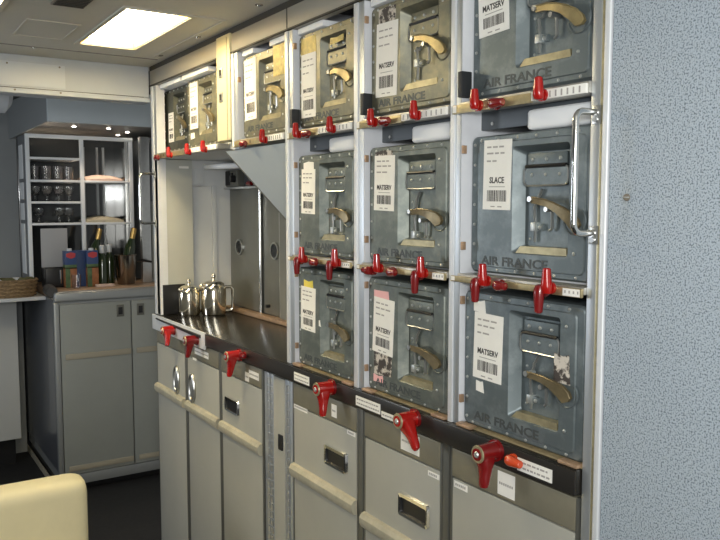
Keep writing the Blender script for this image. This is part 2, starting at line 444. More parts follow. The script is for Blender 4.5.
MB().box(.278, .30, 2.262, 2.272, ZW + .012, 1.53, 'steel', .001).build('door_strip', G)
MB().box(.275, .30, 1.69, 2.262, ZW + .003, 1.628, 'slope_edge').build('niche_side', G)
MB().box(.255, .286, 1.70, 2.685, ZW, ZW + .014, 'copper', .002).build('niche_trim', G)
m = MB(); m.box(.27, .30, 2.585, 2.685, 1.535, 1.595, 'niche_metal', .002)
for i in range(4): m.box(.267, .271, 2.648 + i * .010, 2.653 + i * .010, 1.54, 1.592, 'black')
m.cyl((.27, 2.607, 1.563), (.252, 2.607, 1.563), .014, 'black', .012); m.box(.255, .262, 2.600, 2.614, 1.57, 1.585, 'black')
m.box(.262, .272, 2.3, 2.69, 1.526, 1.533, 'steel'); m.cyl((.26, 2.44, 1.543), (.26, 2.47, 1.543), .008, 'red_dark')
m.build('latch_unit', G)
m = MB(); m.cyl((.18, 2.66, 1.606), (.27, 2.45, 1.606), .010, 'pad_white'); m.build('tube_lamp', G)
m = MB(); th = .014
m.prism_y([(0.004, 1.6195), (.012 + th, 1.6195), (.287, 1.6195 - .287 + .020), (.287, 1.6195 - .287)], 1.684, 2.058, 'slope_blue')
m.prism_y([(0.0035, 1.6195), (.014 + th, 1.6195), (.288, 1.6195 - .287 + .022), (.288, 1.6195 - .289)], 2.058, 2.066, 'slope_edge')
m.build('sloped_panel', G)

# ------------------------------------------------------------------ worktop
W = thing('worktop', 'long black worktop running under the boxes and along the niche', 'worktop', (0, 0, 0))
m = MB(); m.box(-.010, BK - .001, .7525, 2.699, 1.041, ZW - .0005, 'counter_black', .002); m.build('slab', W)
m = MB(); m.box(-.0135, -.0095, .752, 2.199, 1.0415, ZW - .002, 'band_black', .001); m.build('front_band', W)
m = MB(); m.box(-.0145, -.0095, 2.20, 2.699, 1.0285, ZW + .001, 'alu_white', .001); m.build('edge_sheen', W, label='pale strip standing in for light reflected on the worktop edge')  # pale strip painted in place of the sheen along the dark band
m = MB()
pts = [(-.0155, 2.65, 1.070), (-.0175, 2.63, 1.070), (-.0175, 2.46, 1.068), (-.0175, 2.26, 1.066), (-.0155, 2.23, 1.066)]
m.tube(pts, [.003, .003, .004, .006, .005], 'black', 8); m.build('slot_grip', W)
def plate(m, y0, y1, z0, z1, lines, x=-.0142):
    m.box(x - .0006, x + .0008, y0, y1, z0, z1, 'paper')
    for i in range(lines):
        z = z1 - (z1 - z0) * (i + .7) / (lines + .4)
        y = y1 - .004
        while y > y0 + .006:
            l = random.uniform(.003, .009); m.box(x - .001, x - .0004, max(y - l, y0 + .003), y, z - .0014, z + .0014, 'ink_grey'); y -= l + .0025
for y0, y1, n in ((1.548, 1.622, 2), (1.255, 1.345, 2), (1.19, 1.25, 1), (.795, .868, 2)):
    m = MB(); plate(m, y0, y1, 1.0475 if n == 2 else 1.044, 1.068 if n == 2 else 1.056, n); m.build('notice_plate', W)

# ------------------------------------------------------------------ metal catering boxes
def catering_box(yl, zb, w, h, label, metal='box_metal', sticker=None, lever='lever_brown', dv=0., du=.006, extras=(), name='AIR FRANCE', x=.016, drop=1.):
    t = thing('catering_box', label, 'box', (x, yl, zb), GR, 'metal catering boxes in the rack')
    def L(x0, x1, z0, z1, r, y): return [(p[0], y, p[1]) for p in rrect(x0, x1, z0, z1, r)]
    ru0, ru1, rv0, rv1 = .098 + du, w - .046, .036, h - .022
    m = MB()
    m.loft([L(0, w, 0, h, .010, .385), L(0, w, 0, h, .010, .004), L(.003, w - .003, .003, h - .003, .009, 0),
            L(.019, w - .015, .0100, h - .012, .008, 0), L(.0205, w - .0165, .0115, h - .0135, .008, -.0025),
            L(ru0, ru1, rv0, rv1, .006, -.0025), L(ru0 + .012, ru1 - .004, rv0 + .012, rv1 - .010, .006, .016)],
           [metal] * 8)
    for i in range(7): m.dome(.010, 0, .014 + i * (h - .028) / 6, .0030, 'rivet')
    for i in range(6): m.dome(.026 + i * (w - .04) / 5.4, 0, h - .0075, .0030, 'rivet'); m.dome(.026 + i * (w - .04) / 5.4, 0, .0062, .0028, 'rivet')
    for v in (.06, .12, .18): m.dome(ru0 + .024, .016, v * h / .23, .0026, 'rivet')
    m.dome(ru1 + .012, -.0025, rv0 + .006, .003, 'rivet'); m.dome(ru1 + .012, -.0025, rv1 - .012, .003, 'rivet')
    if name: m.text(name, .0205, .108, -.0025, .0205, 'letter', .0007, squeeze=1.34, bold=.0005)
    body = m.build('body', t)
    m = MB(); m.prism([(ru0 + .006, rv0 + .001), (ru1 - .004, rv0 + .001), (ru1 - .006, rv0 + .013), (ru0 + .018, rv0 + .013)], .0, .015, 'brass_edge'); m.build('recess_sill', t)
    # carrying handle: fixed plate over a folding flap
    pu0, pu1 = ru0 + .020, ru1 - .008; pv = rv1 - .013
    m = MB(); m.box(pu0 + .005, pu1 - .004, .006, .017, pv - .020, pv, metal, .002)
    for i in range(3): m.dome(pu0 + .017 + i * (pu1 - pu0 - .034) / 2, .006, pv - .010, .0034, 'rivet')
    fl = m.build('hinge_plate', t)
    m = MB()
    lp = rrect(pu0, pu1, pv - .051, pv - .021, .008)
    m.prism(lp, .004, .016, metal, .002)
    m.tube([(p[0], .004, p[1]) for p in lp] + [(lp[0][0], .004, lp[0][1])], .0016, 'steel', 6)
    m.cyl((pu0 + .004, .004, pv - .0205), (pu1 - .004, .004, pv - .0205), .0030, 'black', n=8)
    for i in range(3): m.dome(pu0 + .017 + i * (pu1 - pu0 - .034) / 2, .004, pv - .034, .0030, 'rivet')
    m.build('carry_handle', t)
    # pull lever with its linkage and catch
    a, bz = .138 + du, .124 * h / .233 + dv
    k = (w - .006 - a) / .132
    up = [(0, .004), (.016, .003), (.040, .001), (.064, -.004), (.086, -.011), (.104, -.019), (.116, -.029), (.120, -.038)]
    lo = [(.115, -.043), (.104, -.044), (.093, -.034), (.072, -.020), (.048, -.011), (.024, -.007), (.008, -.006), (0, -.002)]
    m = MB()
    def pt(p): return (a + p[0] * k, bz + p[1] + (1 - drop) * .036 * (max(p[0], 0) / .12) ** 1.3)
    top = [pt(p) for p in up]; bot = [pt(p) for p in lo][::-1]
    def yy(u): return -.004 - .012 * math.sin(min(1, max(0, (u - a) / (.12 * k))) * PI * .75)
    m.loft([[(t0[0], yy(t0[0]), t0[1]), (t0[0], yy(t0[0]) + .006, t0[1]), (b0[0], yy(b0[0]) + .006, b0[1]), (b0[0], yy(b0[0]), b0[1])] for t0, b0 in zip(top, bot)], lever)
    rim = [(p[0], yy(p[0]), p[1]) for p in top]
    m.tube(rim, .0014, lever, 6)
    lv = m.build('lever', t)
    m = MB(); m.cyl((a + .003, .012, bz + .001), (a + .003, -.008, bz + .001), .0045, 'steel')
    m.build('lever_pin', lv)
    m = MB(); m.cyl((a + .040 * k, .014, bz - .015), (a + .040 * k, -.006, bz - .015), .004, 'steel'); m.tube([(a + .041 * k, .008, bz - .014), (a + .040 * k, .01, bz - .044), (a + .035 * k, .01, bz - .048)], .0025, 'steel', 8)
    m.build('lever_hook', lv)
    m = MB(); m.tube([(a + .012, .012, pv - .057), (a + .004, .012, pv - .070), (a - .004, .012, bz - .012), (a - .001, .012, bz - .044), (a - .002, .012, rv0 + .020)], .0024, 'steel', 8); m.build('link_rod', t)
    m = MB(); zc = bz - .044
    m.box(a - .007, a + .004, .006, .017, zc - .006, zc + .008, 'rivet', .001); m.box(a + .004, a + .016, .010, .017, zc - .005, zc + .006, metal, .001); m.dome(a + .010, .010, zc, .0035, 'rivet')
    m.build('catch', t)
    # ring pressed round the lever's tail
    m = MB(); cx, cz = pt((.102, -.031))
    m.tube([(cx + .021 * math.cos(q), -.0026, cz + .021 * math.sin(q)) for q in [PI * (1.05 + i / 14 * 1.2) for i in range(15)]], .0018, metal, 6); m.build('pressed_ring', t)
    for e in extras:
        kind, u0, u1, v0, v1 = e
        m = MB(); poly = [(u0, v0), (u1, v0 + random.uniform(-.003, .003)), (u1 + random.uniform(-.004, .002), v1), ((u0 + u1) / 2, v1 + random.uniform(-.004, .003)), (u0, v1)]
        m.prism(poly, -.0031, -.0024, kind); m.build({'yellow_tag': 'yellow_tag', 'pink_tag': 'pink_tag', 'torn': 'torn_sticker', 'yellow_smear': 'yellow_residue', 'paper': 'paper_scrap'}[kind], t)
    if sticker:
        u0, u1, v0, v1, word, tilt, parts = sticker
        m = MB(); W_, H_ = u1 - u0, v1 - v0
        m.box(0, W_, -.0036, -.0026, 0, H_, 'paper')
        zy = -.0036
        for f, n in ((.90, 4), (.81, 3), (.70, 2)):
            xx = W_ * .12
            for i in range(n):
                l = W_ * random.uniform(.12, .24)
                if xx + l > W_ * .92: break
                m.box(xx, xx + l, zy - .0004, zy, H_ * f - .0016, H_ * f + .0012, 'ink_grey'); xx += l + W_ * .06
        m.text(word, W_ * (.19 if len(word) > 5 else .21), W_ * .5, zy - .0001, H_ * .42, 'ink', .0002, squeeze=.9, bold=.0004)
        m.box(W_ * .22, W_ * .8, zy - .0003, zy, H_ * .33 - .0006, H_ * .33 + .0006, 'ink_grey')
        xx = W_ * .16
        while xx < W_ * .84:
            l = random.choice((.0007, .0012, .002)); m.box(xx, xx + l, zy - .0003, zy, H_ * .12, H_ * .28, 'ink'); xx += l + random.choice((.0008, .0012, .0018))
        m.box(W_ * .3, W_ * .45, zy - .0003, zy, H_ * .045 - .001, H_ * .045 + .001, 'ink_grey'); m.box(W_ * .55, W_ * .7, zy - .0003, zy, H_ * .045 - .001, H_ * .045 + .001, 'ink_grey')
        m.build('sticker', t, Matrix.Translation((u0, 0, v0)) @ Matrix.Rotation(tilt, 4, 'Y'))
    return t

b2, b3 = S2 + .0005, ZW + .0035
# third column from the far end (next to the speckled wall)
catering_box(1.0285, S1, .270, .215, 'large dark metal box with white sticker and gold lit lever, top row beside the speckled wall', 'box_metal_cool_lit', (.020, .092, .098, .205, 'MATSERV', -.05, 0), 'lever_lit', dv=.006, du=.008, x=.022)
catering_box(1.0285, b2, .270, .232, 'metal box with a sticker reading SLACE, behind the near loop handle', 'box_metal_cool_lit', (.034, .100, .108, .224, 'SLACE', .02, 0), x=.022)
catering_box(1.0285, b3, .270, .236, 'cool lit metal box with MATSERV sticker, bottom row beside the speckled wall', 'box_metal_cool_lit', (.028, .098, .088, .202, 'MATSERV', .03, 0), extras=(('paper', .028, .058, .203, .223), ('torn', .213, .246, .115, .160), ('paper', .036, .056, .065, .083)), dv=-.01, x=.010, drop=.45, du=.016)
# middle column
catering_box(1.3345, S1, .268, .215, 'warm lit metal box with gold lit lever and long sticker, top row middle column', 'box_metal_warm_lit', (.022, .094, .034, .178, 'MATSERV', .03, 0), 'lever_lit', dv=.015, extras=(('torn', .032, .090, .172, .205),))
catering_box(1.3345, b2, .268, .232, 'grey green metal box with upper sticker torn, middle row middle column', 'box_metal', (.022, .092, .105, .215, 'MATSERV', .03, 0), extras=(('torn', .026, .088, .205, .222),), dv=-.022, drop=.35, x=.012)
catering_box(1.3345, b3, .268, .236, 'grey metal box with pink tape and torn sticker, bottom row middle column', 'box_metal', (.020, .092, .084, .198, 'MATSERV', .06, 0), extras=(('pink_tag', .026, .080, .192, .211), ('torn', .026, .088, .036, .090), ('pink_tag', .024, .060, .020, .036)), dv=-.016, drop=.4, x=.010, du=.011)
# far column
catering_box(1.6425, S1, .262, .215, 'warm lit metal box with yellow residue above a long sticker, top row of far column', 'box_metal_warm_lit', (.016, .084, .022, .168, 'MATSERV', .01, 0), 'lever_lit', dv=-.004, extras=(('yellow_smear', .016, .088, .166, .205), ('yellow_smear', .15, .205, .17, .185)), drop=.6)
catering_box(1.6425, b2, .262, .232, 'grey green metal box with cream sticker beside the work niche, middle row', 'box_metal', (.020, .085, .096, .200, 'MATSERV', .03, 0), extras=(('paper', .032, .080, .196, .214),), dv=-.022, drop=.35, x=.012)
catering_box(1.6425, b3, .262, .236, 'dark grey metal box with a yellow tag above its sticker, bottom row', 'box_metal', (.018, .087, .088, .192, 'MATSERV', .03, 0), extras=(('yellow_tag', .034, .078, .188, .208), ('paper', .104, .113, .105, .118)), dv=-.012, drop=.4, x=.010, du=.011)
# over the niche
catering_box(1.9625, S1, .274, .215, 'yellow stained warm lit metal box over the sloped panel, top row', 'box_metal_warm_lit', (.018, .090, .045, .205, 'MATSERV', -.01, 0), 'lever_lit', dv=-.002, extras=(('yellow_smear', .19, .26, .14, .215), ('torn', .030, .082, .150, .185)), drop=.6)
catering_box(2.690, S1, .256, .215, 'very dark metal box at the far end of the top row', 'box_metal_dark', (.055, .105, .035, .135, 'MATSERV', 0, 0), 'lever_brown', dv=-.002, name=None, x=.042)
catering_box(2.428, S1, .256, .215, 'dark warm lit metal box with long cream label, second from far end of top row', 'box_metal_warm_lit', (.028, .095, .060, .205, 'MATSERV', 0, 0), 'lever_brown', dv=-.004, extras=(('paper', .03, .065, .028, .048),), name=None, x=.032)

# ------------------------------------------------------------------ red turn latches
def turn_latch(y, z, ang, label, big=False, m_='red', x=-.0112, k=1., out=0.):
    """ang: direction of the paddle seen from the aisle, 0 = up, clockwise"""
    t = thing('turn_latch', label, 'latch', (x, y, z), GR, 'red latches on the worktop edge' if big else 'red latches on the shelf rails')
    R = Matrix.Rotation(ang, 4, 'Y')
    if not big:
        m = MB(); m.cyl((0, .0005, 0), (0, -.004 - out, 0), .0095, m_, .0095, 18); m.build('hub', t)
        m = MB(); loops = []
        for zz, rx, yc, ry in ((-.0085, .0052, -.0085, .0045), (-.007, .0085, -.009, .0065), (-.001, .0100, -.010, .0080), (.004, .0098, -.0105, .0080), (.012, .0088, -.0105, .0075), (.024, .0072, -.0105, .0066), (.0275, .0068, -.0105, .0062), (.029, .0050, -.0105, .0045)):
            loops.append([(.9 * rx * math.cos(q * PI / 9), yc - out + ry * math.sin(q * PI / 9), zz * k) for q in range(18)])
        m.loft(loops, m_); m.build('paddle', t, R)
    else:
        m = MB(); m.cyl((0, .001, 0), (0, -.004, 0), .018, 'red_dark', .018, 24); m.cyl((0, -.004, 0), (0, -.040, 0), .0150, m_, .0145, 24); m.cyl((0, -.0395, 0), (0, -.0415, 0), .0148, 'brass_edge', .0140, 24)
        m.cyl((0, -.0412, 0), (0, -.043, 0), .0105, m_, .0100, 20); m.cyl((0, -.043, 0), (0, -.045, 0), .0055, 'rivet', .004, 12); m.build('hub', t)
        m = MB(); loops = []
        for zz, hw, y0, y1 in ((.004, .013, -.036, -.012), (.016, .0135, -.037, -.012), (.030, .0115, -.035, -.016), (.048, .0095, -.036, -.020), (.064, .0090, -.038, -.024), (.070, .0072, -.037, -.026), (.072, .004, -.034, -.029)):
            loops.append([(p[0], p[1], zz * k) for p in rrect(-hw, hw, y0, y1, .006, 4)])
        m.loft(loops, m_); m.build('paddle', t, R)
    return t
U, D, RT = 0, PI, PI / 2
zr1, zr2 = 1.634, 1.341
for y, a, s in ((.973, U, 'upright red latch at the far end of the near top rail'), (.930, RT, 'red latch lying sideways on the near top rail, beside an upright one'), (.831, U, 'upright red latch midway along the near top rail'),
                (1.280, U, 'upright red latch at the far end of the middle top rail'), (1.241, RT, 'red latch lying sideways on the middle top rail'), (1.139, U, 'upright red latch midway along the middle top rail'),
                (1.592, U, 'upright red latch on the top rail beside the work niche post'), (1.553, RT, 'red latch lying sideways on the top rail over the far box column'), (1.438, U, 'upright red latch midway along the top rail over the far box column'),
                (1.893, RT, 'red latch lying sideways on the rail over the sloped panel'), (1.769, U, 'upright red latch on the rail over the sloped panel'),
                (2.60, RT, 'dark red latch lying sideways at the far end post'), (2.469, U, 'upright red latch under the very dark box at the far end'), (2.300, U, 'upright red latch between the two farthest boxes'), (2.168, U, 'upright red latch under the farthest shiny handled box')):
    turn_latch(y, zr1 - (.005 if a == RT else .003), a, s, m_='red' if a == U else 'red_dark', k=.9 if a == U else .85)
for nm, yu, yd, ys, yu2, yd2 in (('near', .948, .968, .910, .807, .827), ('middle', 1.258, 1.287, 1.210, 1.115, 1.136), ('far', 1.567, 1.591, 1.515, 1.419, 1.444)):
    turn_latch(yu, zr2 + .002, U, 'red latch turned up at the left of the %s middle rail' % nm)
    if nm != 'middle': turn_latch(yd - .006, zr2 - .002, D, 'red latch turned down at the left end of the %s middle rail' % nm, m_='red_dark', k=1.1, out=.003)
    else: turn_latch(yd - .006, zr2 - .004, -RT, 'dark red latch lying sideways at the left end of the middle rail', m_='red_dark', k=.7, out=.004)
    turn_latch(ys + .004, zr2 - .002, RT, 'small red latch lying sideways on the %s middle rail' % nm, m_='red_dark', k=.7)
    turn_latch(yu2, zr2 + .003, U, 'red latch turned up towards the right of the %s middle rail' % nm, k=1.05)
    turn_latch(yd2 - .008, zr2 - .002, D, 'red latch turned down towards the right of the %s middle rail' % nm, m_='red_dark', k=1.15, out=.003)
# worktop edge: what holds each cart below
turn_latch(2.470, 1.054, D - .5, 'red latch at the far end of the worktop edge, slanting over the first cart', True, k=.75, x=-.0155)
turn_latch(2.261, 1.052, D, 'red latch over the second cart from the far end', True, 'red_dark', x=-.0145, k=.75)
turn_latch(1.940, 1.056, D, 'red latch over the cart with the small chrome pull below the niche', True, 'red', x=-.0145, k=.8)
turn_latch(1.443, 1.066, D - .22, 'red latch over the beige cart with the chrome framed pull', True, 'red', x=-.0145, k=.85)
turn_latch(1.138, 1.068, D - .85, 'red latch swung diagonally over the second nearest cart', True, 'red', x=-.0145, k=.9)
turn_latch(.917, 1.066, D - .12, 'large dark red latch beside the orange one, over the nearest cart', True, 'red_dark', x=-.0145, k=.78)
turn_latch(.876, 1.062, RT, 'small orange red latch lying behind the large latch over the nearest cart', False, 'red_orange', x=-.0142, k=.9)
turn_latch(1.905, 1.062, RT, 'small red latch lying sideways on the worktop edge below the niche', False, 'red_dark', x=-.0142, k=.7)

# ------------------------------------------------------------------ carts under the worktop
def cart(yl, w, label, pull, bump_z=.815, tags=()):
    t = thing('catering_cart', label, 'cart', (.002, yl, 0), GR, 'carts under the worktop')
    m = MB(); m.box(0, w, .012, .42, .06, 1.034, 'cart_frame', .002); m.box(0, .006, -.002, .02, .06, 1.034, 'cart_frame', .001); m.box(w - .006, w, -.002, .02, .06, 1.034, 'cart_frame', .001); m.build('body', t)
    m = MB(); m.box(.006, w - .006, -.004, .012, .982, 1.034, 'cart_top', .002); m.build('top_strip', t)
    m = MB(); m.box(.0065, w - .0065, -.003, .012, .09, .979, 'cart_panel', .0025); d = m.build('door', t)
    m = MB(); m.loft([[(u, -.003 - dd, bump_z + vv) for vv, dd in ((-.016, 0), (-.014, .009), (-.004, .014), (.008, .014), (.016, .008), (.018, 0))] for u in (.004, w - .004)], 'bumper'); m.build('bumper', t)
    if pull[0] == 'oval':
        u, v = pull[1], pull[2]; m = MB()
        e = [(u + .021 * math.cos(i * PI / 12), -.007, v + .043 * math.sin(i * PI / 12)) for i in range(25)]
        m.tube(e, .0055, 'steel', 8); m.loft([[(u + .019 * math.cos(i * PI / 10), y, v + .041 * math.sin(i * PI / 10)) for i in range(20)] for y in (-.003, -.0042)], 'cart_panel')
        m.build('oval_pull', d)
        m = MB(); m.box(u - .006, u + .006, -.012, -.003, v - .026, v + .026, 'steel', .003); m.build('pull_grip', d)
    elif pull[0] == 'rect':
        u, v, hw, hh = pull[1:5]; m = MB()
        a = [(p[0], -.003, p[1]) for p in rrect(u - hw, u + hw, v - hh, v + hh, .006)]; bq = [(p[0], -.009, p[1]) for p in rrect(u - hw + .002, u + hw - .002, v - hh + .002, v + hh - .002, .005)]
        cq = [(p[0], -.008, p[1]) for p in rrect(u - hw + .007, u + hw - .007, v - hh + .007, v + hh - .009, .004)]; dq = [(p[0], -.0035, p[1]) for p in rrect(u - hw + .009, u + hw - .009, v - hh + .009, v + hh - .011, .003)]
        m.loft([a, bq, cq, dq], ['chrome', 'chrome', 'black', 'black', 'black']); m.build('recessed_pull', d)
    for u0, u1, v0, v1 in tags:
        m = MB(); yy = -.0046 if v0 > .98 else -.0036
        m.box(u0, u1, yy, yy + .001, v0, v1, 'paper'); x = u0 + .004
        while x < u1 - .005: m.box(x, x + .003, yy - .0004, yy, (v0 + v1) / 2 - .002, (v0 + v1) / 2 + .002, 'ink_grey'); x += .0048
        m.build('cart_tag', t)
    for u in (.04, w - .04):
        for y in (.06, .36):
            m = MB(); m.cyl((u - .012, y, .035), (u + .012, y, .035), .035, 'black_rubber', n=18); m.box(u - .016, u + .016, y - .02, y + .02, .04, .062, 'steel'); m.build('caster', t)
    return t
cart(2.697, .290, 'beige cart at the far end with an oval pull at its right edge', ('oval', .212, .882))
cart(2.390, .272, 'beige cart with an oval pull at its left edge, second from the far end', ('oval', .050, .882), tags=((.075, .19, .998, 1.018), (.055, .085, .975, .998)))
cart(2.107, .281, 'beige cart with small chrome pull, third from far end under the niche', ('rect', .083, .893, .047, .022), tags=((.20, .262, 1.0, 1.02), (.175, .20, .985, 1.01)))
cart(1.656, .298, 'beige cart with chrome framed recessed pull under the far box column', ('rect', .209, .900, .048, .024), tags=((.008, .075, .972, .984), (.19, .212, .993, 1.022), (.255, .288, .969, .979)))
cart(1.336, .262, 'beige cart below the diagonal red latch, second nearest', ('rect', .18, .88, .048, .024), tags=((.136, .196, .990, 1.028), (.222, .255, .962, .972)), bump_z=.80)
cart(1.050, .296, 'beige cart nearest to the speckled wall', ('rect', .21, .88, .048, .024), tags=((.012, .048, .964, .976), (.125, .165, .988, 1.028)), bump_z=.80)
# hinged filler between the carts
H = thing('narrow_cupboard', 'narrow beige cupboard with piano hinges on both sides, between the carts', 'cupboard', (.002, 1.823, 0), GR)
m = MB(); m.box(0, .164, .008, .42, .0, 1.034, 'cart_frame'); m.build('body', H)
m = MB(); m.box(.060, .121, -.002, .008, .05, 1.03, 'cart_panel', .001); dd = m.build('door', H)
m = MB(); m.box(.090, .112, -.006, -.001, .845, .885, 'black', .002); m.build('latch', dd)
for u0, u1 in ((.006, .032), (.034, .058), (.123, .142), (.144, .161)):
    m = MB(); m.box(u0, u1, -.001, .008, .05, 1.032, 'alu', .0008)
    if u0 in (.006, .034, .123):
        uc = u1 + .001 if u0 != .034 else u1 - .008
        for i in range(46): m.cyl((uc, -.002, .06 + i * .021), (uc, -.002, .06 + i * .021 + .016), .0042, 'steel', n=8)
    m.build('hinge', H)
MB_ = MB(); MB_.box(.0, .43, 1.0552, 1.0722, 0, 1.040, 'cart_frame', .001); MB_.build('divider', G)
MB_ = MB(); MB_.box(-.001, .43, 1.3385, 1.3555, 0, 1.040, 'cart_frame', .001); MB_.build('divider', G)
MB_ = MB(); MB_.box(.0, .43, 2.109, 2.116, 0, 1.040, 'cart_frame', .001); MB_.build('divider', G)
MB_ = MB(); MB_.box(.0, .43, 2.392, 2.405, 0, 1.040, 'cart_frame', .001); MB_.build('divider', G)

# ------------------------------------------------------------------ jugs on the worktop
def jug(x, y, sc, label, turn):
    t = thing('coffee_pot', label, 'pot', (x, y, ZW), 0, 'steel pots in the niche')
    X = Matrix.Diagonal((sc, sc, sc * 1.07, 1))
    m = MB(); m.lathe([(.0005, 0), (.044, 0), (.047, .003), (.048, .010), (.048, .085), (.046, .098), (.041, .107), (.039, .110)], (0, 0, 0), 'jug_steel', 40); m.build('body', t, X)
    m = MB(); m.lathe([(.041, .1085), (.0405, .113), (.032, .120), (.016, .125), (.006, .126)], (0, 0, 0), 'jug_steel', 36); l = m.build('lid', t, X)
    m = MB(); m.lathe([(.006, .125), (.005, .132), (.008, .137), (.0085, .143), (.005, .149), (.0005, .150)], (0, 0, 0), 'jug_steel', 18); m.build('lid_knob', l, X)
    m = MB(); m.tube([(.044, .0, .100), (.066, .0, .101), (.074, 0, .092), (.075, 0, .060), (.074, 0, .022), (.066, 0, .012), (.046, 0, .012)], .0060, 'jug_steel', 10); m.build('handle', t, Matrix.Rotation(turn, 4, 'Z') @ X)
    m = MB(); m.tube([(-.036, 0, .098), (-.047, 0, .108), (-.051, 0, .111)], [.011, .009, .006], 'jug_steel', 10); m.build('spout', t, Matrix.Rotation(turn, 4, 'Z') @ X)
    return t
jug(.168, 2.57, .91, 'polished steel coffee pot with knobbed lid, the nearer and larger of two', -.25)
jug(.090, 2.607, .80, 'polished steel coffee pot half hidden behind the nearer one', .25)

# ------------------------------------------------------------------ rear bar
B = thing('bar_cabinet', 'grey bar cabinet with two doors at the end of the aisle', 'cabinet', (0, 0, 0))
YF, XL, XR = 4.0, -.088, .62
m = MB(); m.box(XL, XR, YF + .02, 4.85, .07, .998, 'bar_trim'); m.box(XL + .004, XR, YF + .06, 4.8, .0, .07, 'black'); m.build('carcass', B)
m = MB(); m.box(XL - .004, XL, YF + .03, 5.25, .12, .998, 'bar_side'); m.box(XL - .010, XL - .003, YF + .03, 5.25, .0, .035, 'bar_strip', .002); m.build('side_panel', B, label='dark glossy side panel')
m = MB(); m.box(XL - .003, XL + .020, YF, YF + .03, .06, .985, 'bar_trim', .003); m.build('corner_post', B)
for x0, x1 in ((XL + .024, .287), (.293, XR)):
    m = MB(); m.box(x0, x1, YF + .002, YF + .020, .10, .972, 'bar_door', .003); d = m.build('door', B)
    m = MB(); x = x1 - .072 if x1 < .4 else x0 + .027
    m.box(x, x + .038, YF - .002, YF + .003, .893, .955, 'cart_frame', .002); m.box(x + .008, x + .030, YF - .004, YF - .001, .905, .943, 'black', .002); m.build('latch_plate', d)
    m = MB(); m.box(x0 + .02, x1 - .002, YF - .005, YF + .003, .693, .722, 'bar_strip', .004); m.build('rub_strip', d)
    m = MB(); m.box(x0 + .02, x1 - .002, YF - .005, YF + .003, .118, .145, 'bar_strip', .004); m.build('rub_strip', d)
m = MB(); m.box(XL + .02, XR, YF + .004, YF + .02, .045, .096, 'bar_trim', .002); m.build('plinth', B)
m = MB()
m.box(XL, XR, YF + .0, YF + .08, .985, 1.035, 'bar_trim', .012, 3); m.box(XL, XR, YF + .055, 4.85, 1.0, 1.04, 'wood_top', .004); m.build('counter_top', B)
m = MB(); m.tube([(XL - .004, YF + .02, 1.037), (XL - .004, YF + .04, 1.037), (XL + .008, YF + .17, 1.037)], [.024, .030, .030], 'bolster', 16); m.build('end_bolster', B, label='dark rounded end of the counter')

DS = thing('display_shelf', 'white framed display shelf with glasses above the bar', 'shelf', (0, 0, 1.04))
FY, fx0, fx1, fm = 4.35, -.128, .412, .146
def fr(x0, x1, y0, y1, z0, z1, nm, mt='frame_white', bev=.002):
    return MB().box(x0, x1, y0, y1, z0 - 1.04, z1 - 1.04, mt, bev).build(nm, DS)
for x in (fx0, fm, fx1): fr(x - .010, x + .010, FY, FY + .02, 1.0405 if x > 0 else 1.0015, 1.83, 'upright')
fr(fx0 - .01, fx1 + .01, FY - .001, FY + .02, 1.822, 1.842, 'top_bar')
zl = (1.722, 1.603, 1.489, 1.374)
for z in zl: fr(fx0 + .01, fm - .01, FY - .001, FY + .24, z - .012, z, 'shelf_board')
for z in (1.603, 1.374): fr(fm + .01, fx1 - .01, FY - .001, FY + .24, z - .012, z, 'shelf_board')
fr(fx0 - .01, fx1 + .06, FY + .245, FY + .255, 1.0405, 1.842, 'back_mirror', 'mirror_dark', 0)
for x in (.21, .285, .32): fr(x - .006, x + .006, FY + .232, FY + .244, 1.0405, 1.80, 'mirror_mullion', 'bar_trim', 0)
m = MB(); m.box(fx0 - .008, fx0 - .002, FY + .022, FY + .245, -.0385, .80, 'bar_side')
for z0, z1 in ((1.61, 1.79), (1.50, 1.59), (1.39, 1.48), (1.10, 1.37)): m.box(fx0 - .011, fx0 - .0075, FY + .10, FY + .20, z0 - 1.04, z1 - 1.04, 'frame_white')
m.build('side_wall', DS)
m = MB(); m.box(fx1 - .030, fx1 - .012, FY + .022, FY + .24, .0005, .80, 'chrome'); m.build('mirror_reveal', DS)
fr(.425, .475, 4.22, 4.26, 1.0405, 1.842, 'column', 'steel', .004)
SC = thing('side_cupboard', 'grey tall cupboard to the right of the display shelf', 'cupboard', (0, 0, 1.04))
m = MB(); m.box(.482, .66, 4.25, 4.6, .0005, .80, 'wall_grey'); m.build('body', SC)
m = MB(); m.box(.484, .66, 4.235, 4.25, .45, .79, 'bar_side', .003); m.build('upper_door', SC); m = MB(); m.box(.484, .66, 4.235, 4.25, .02, .44, 'bar_door', .003); m.build('lower_door', SC)

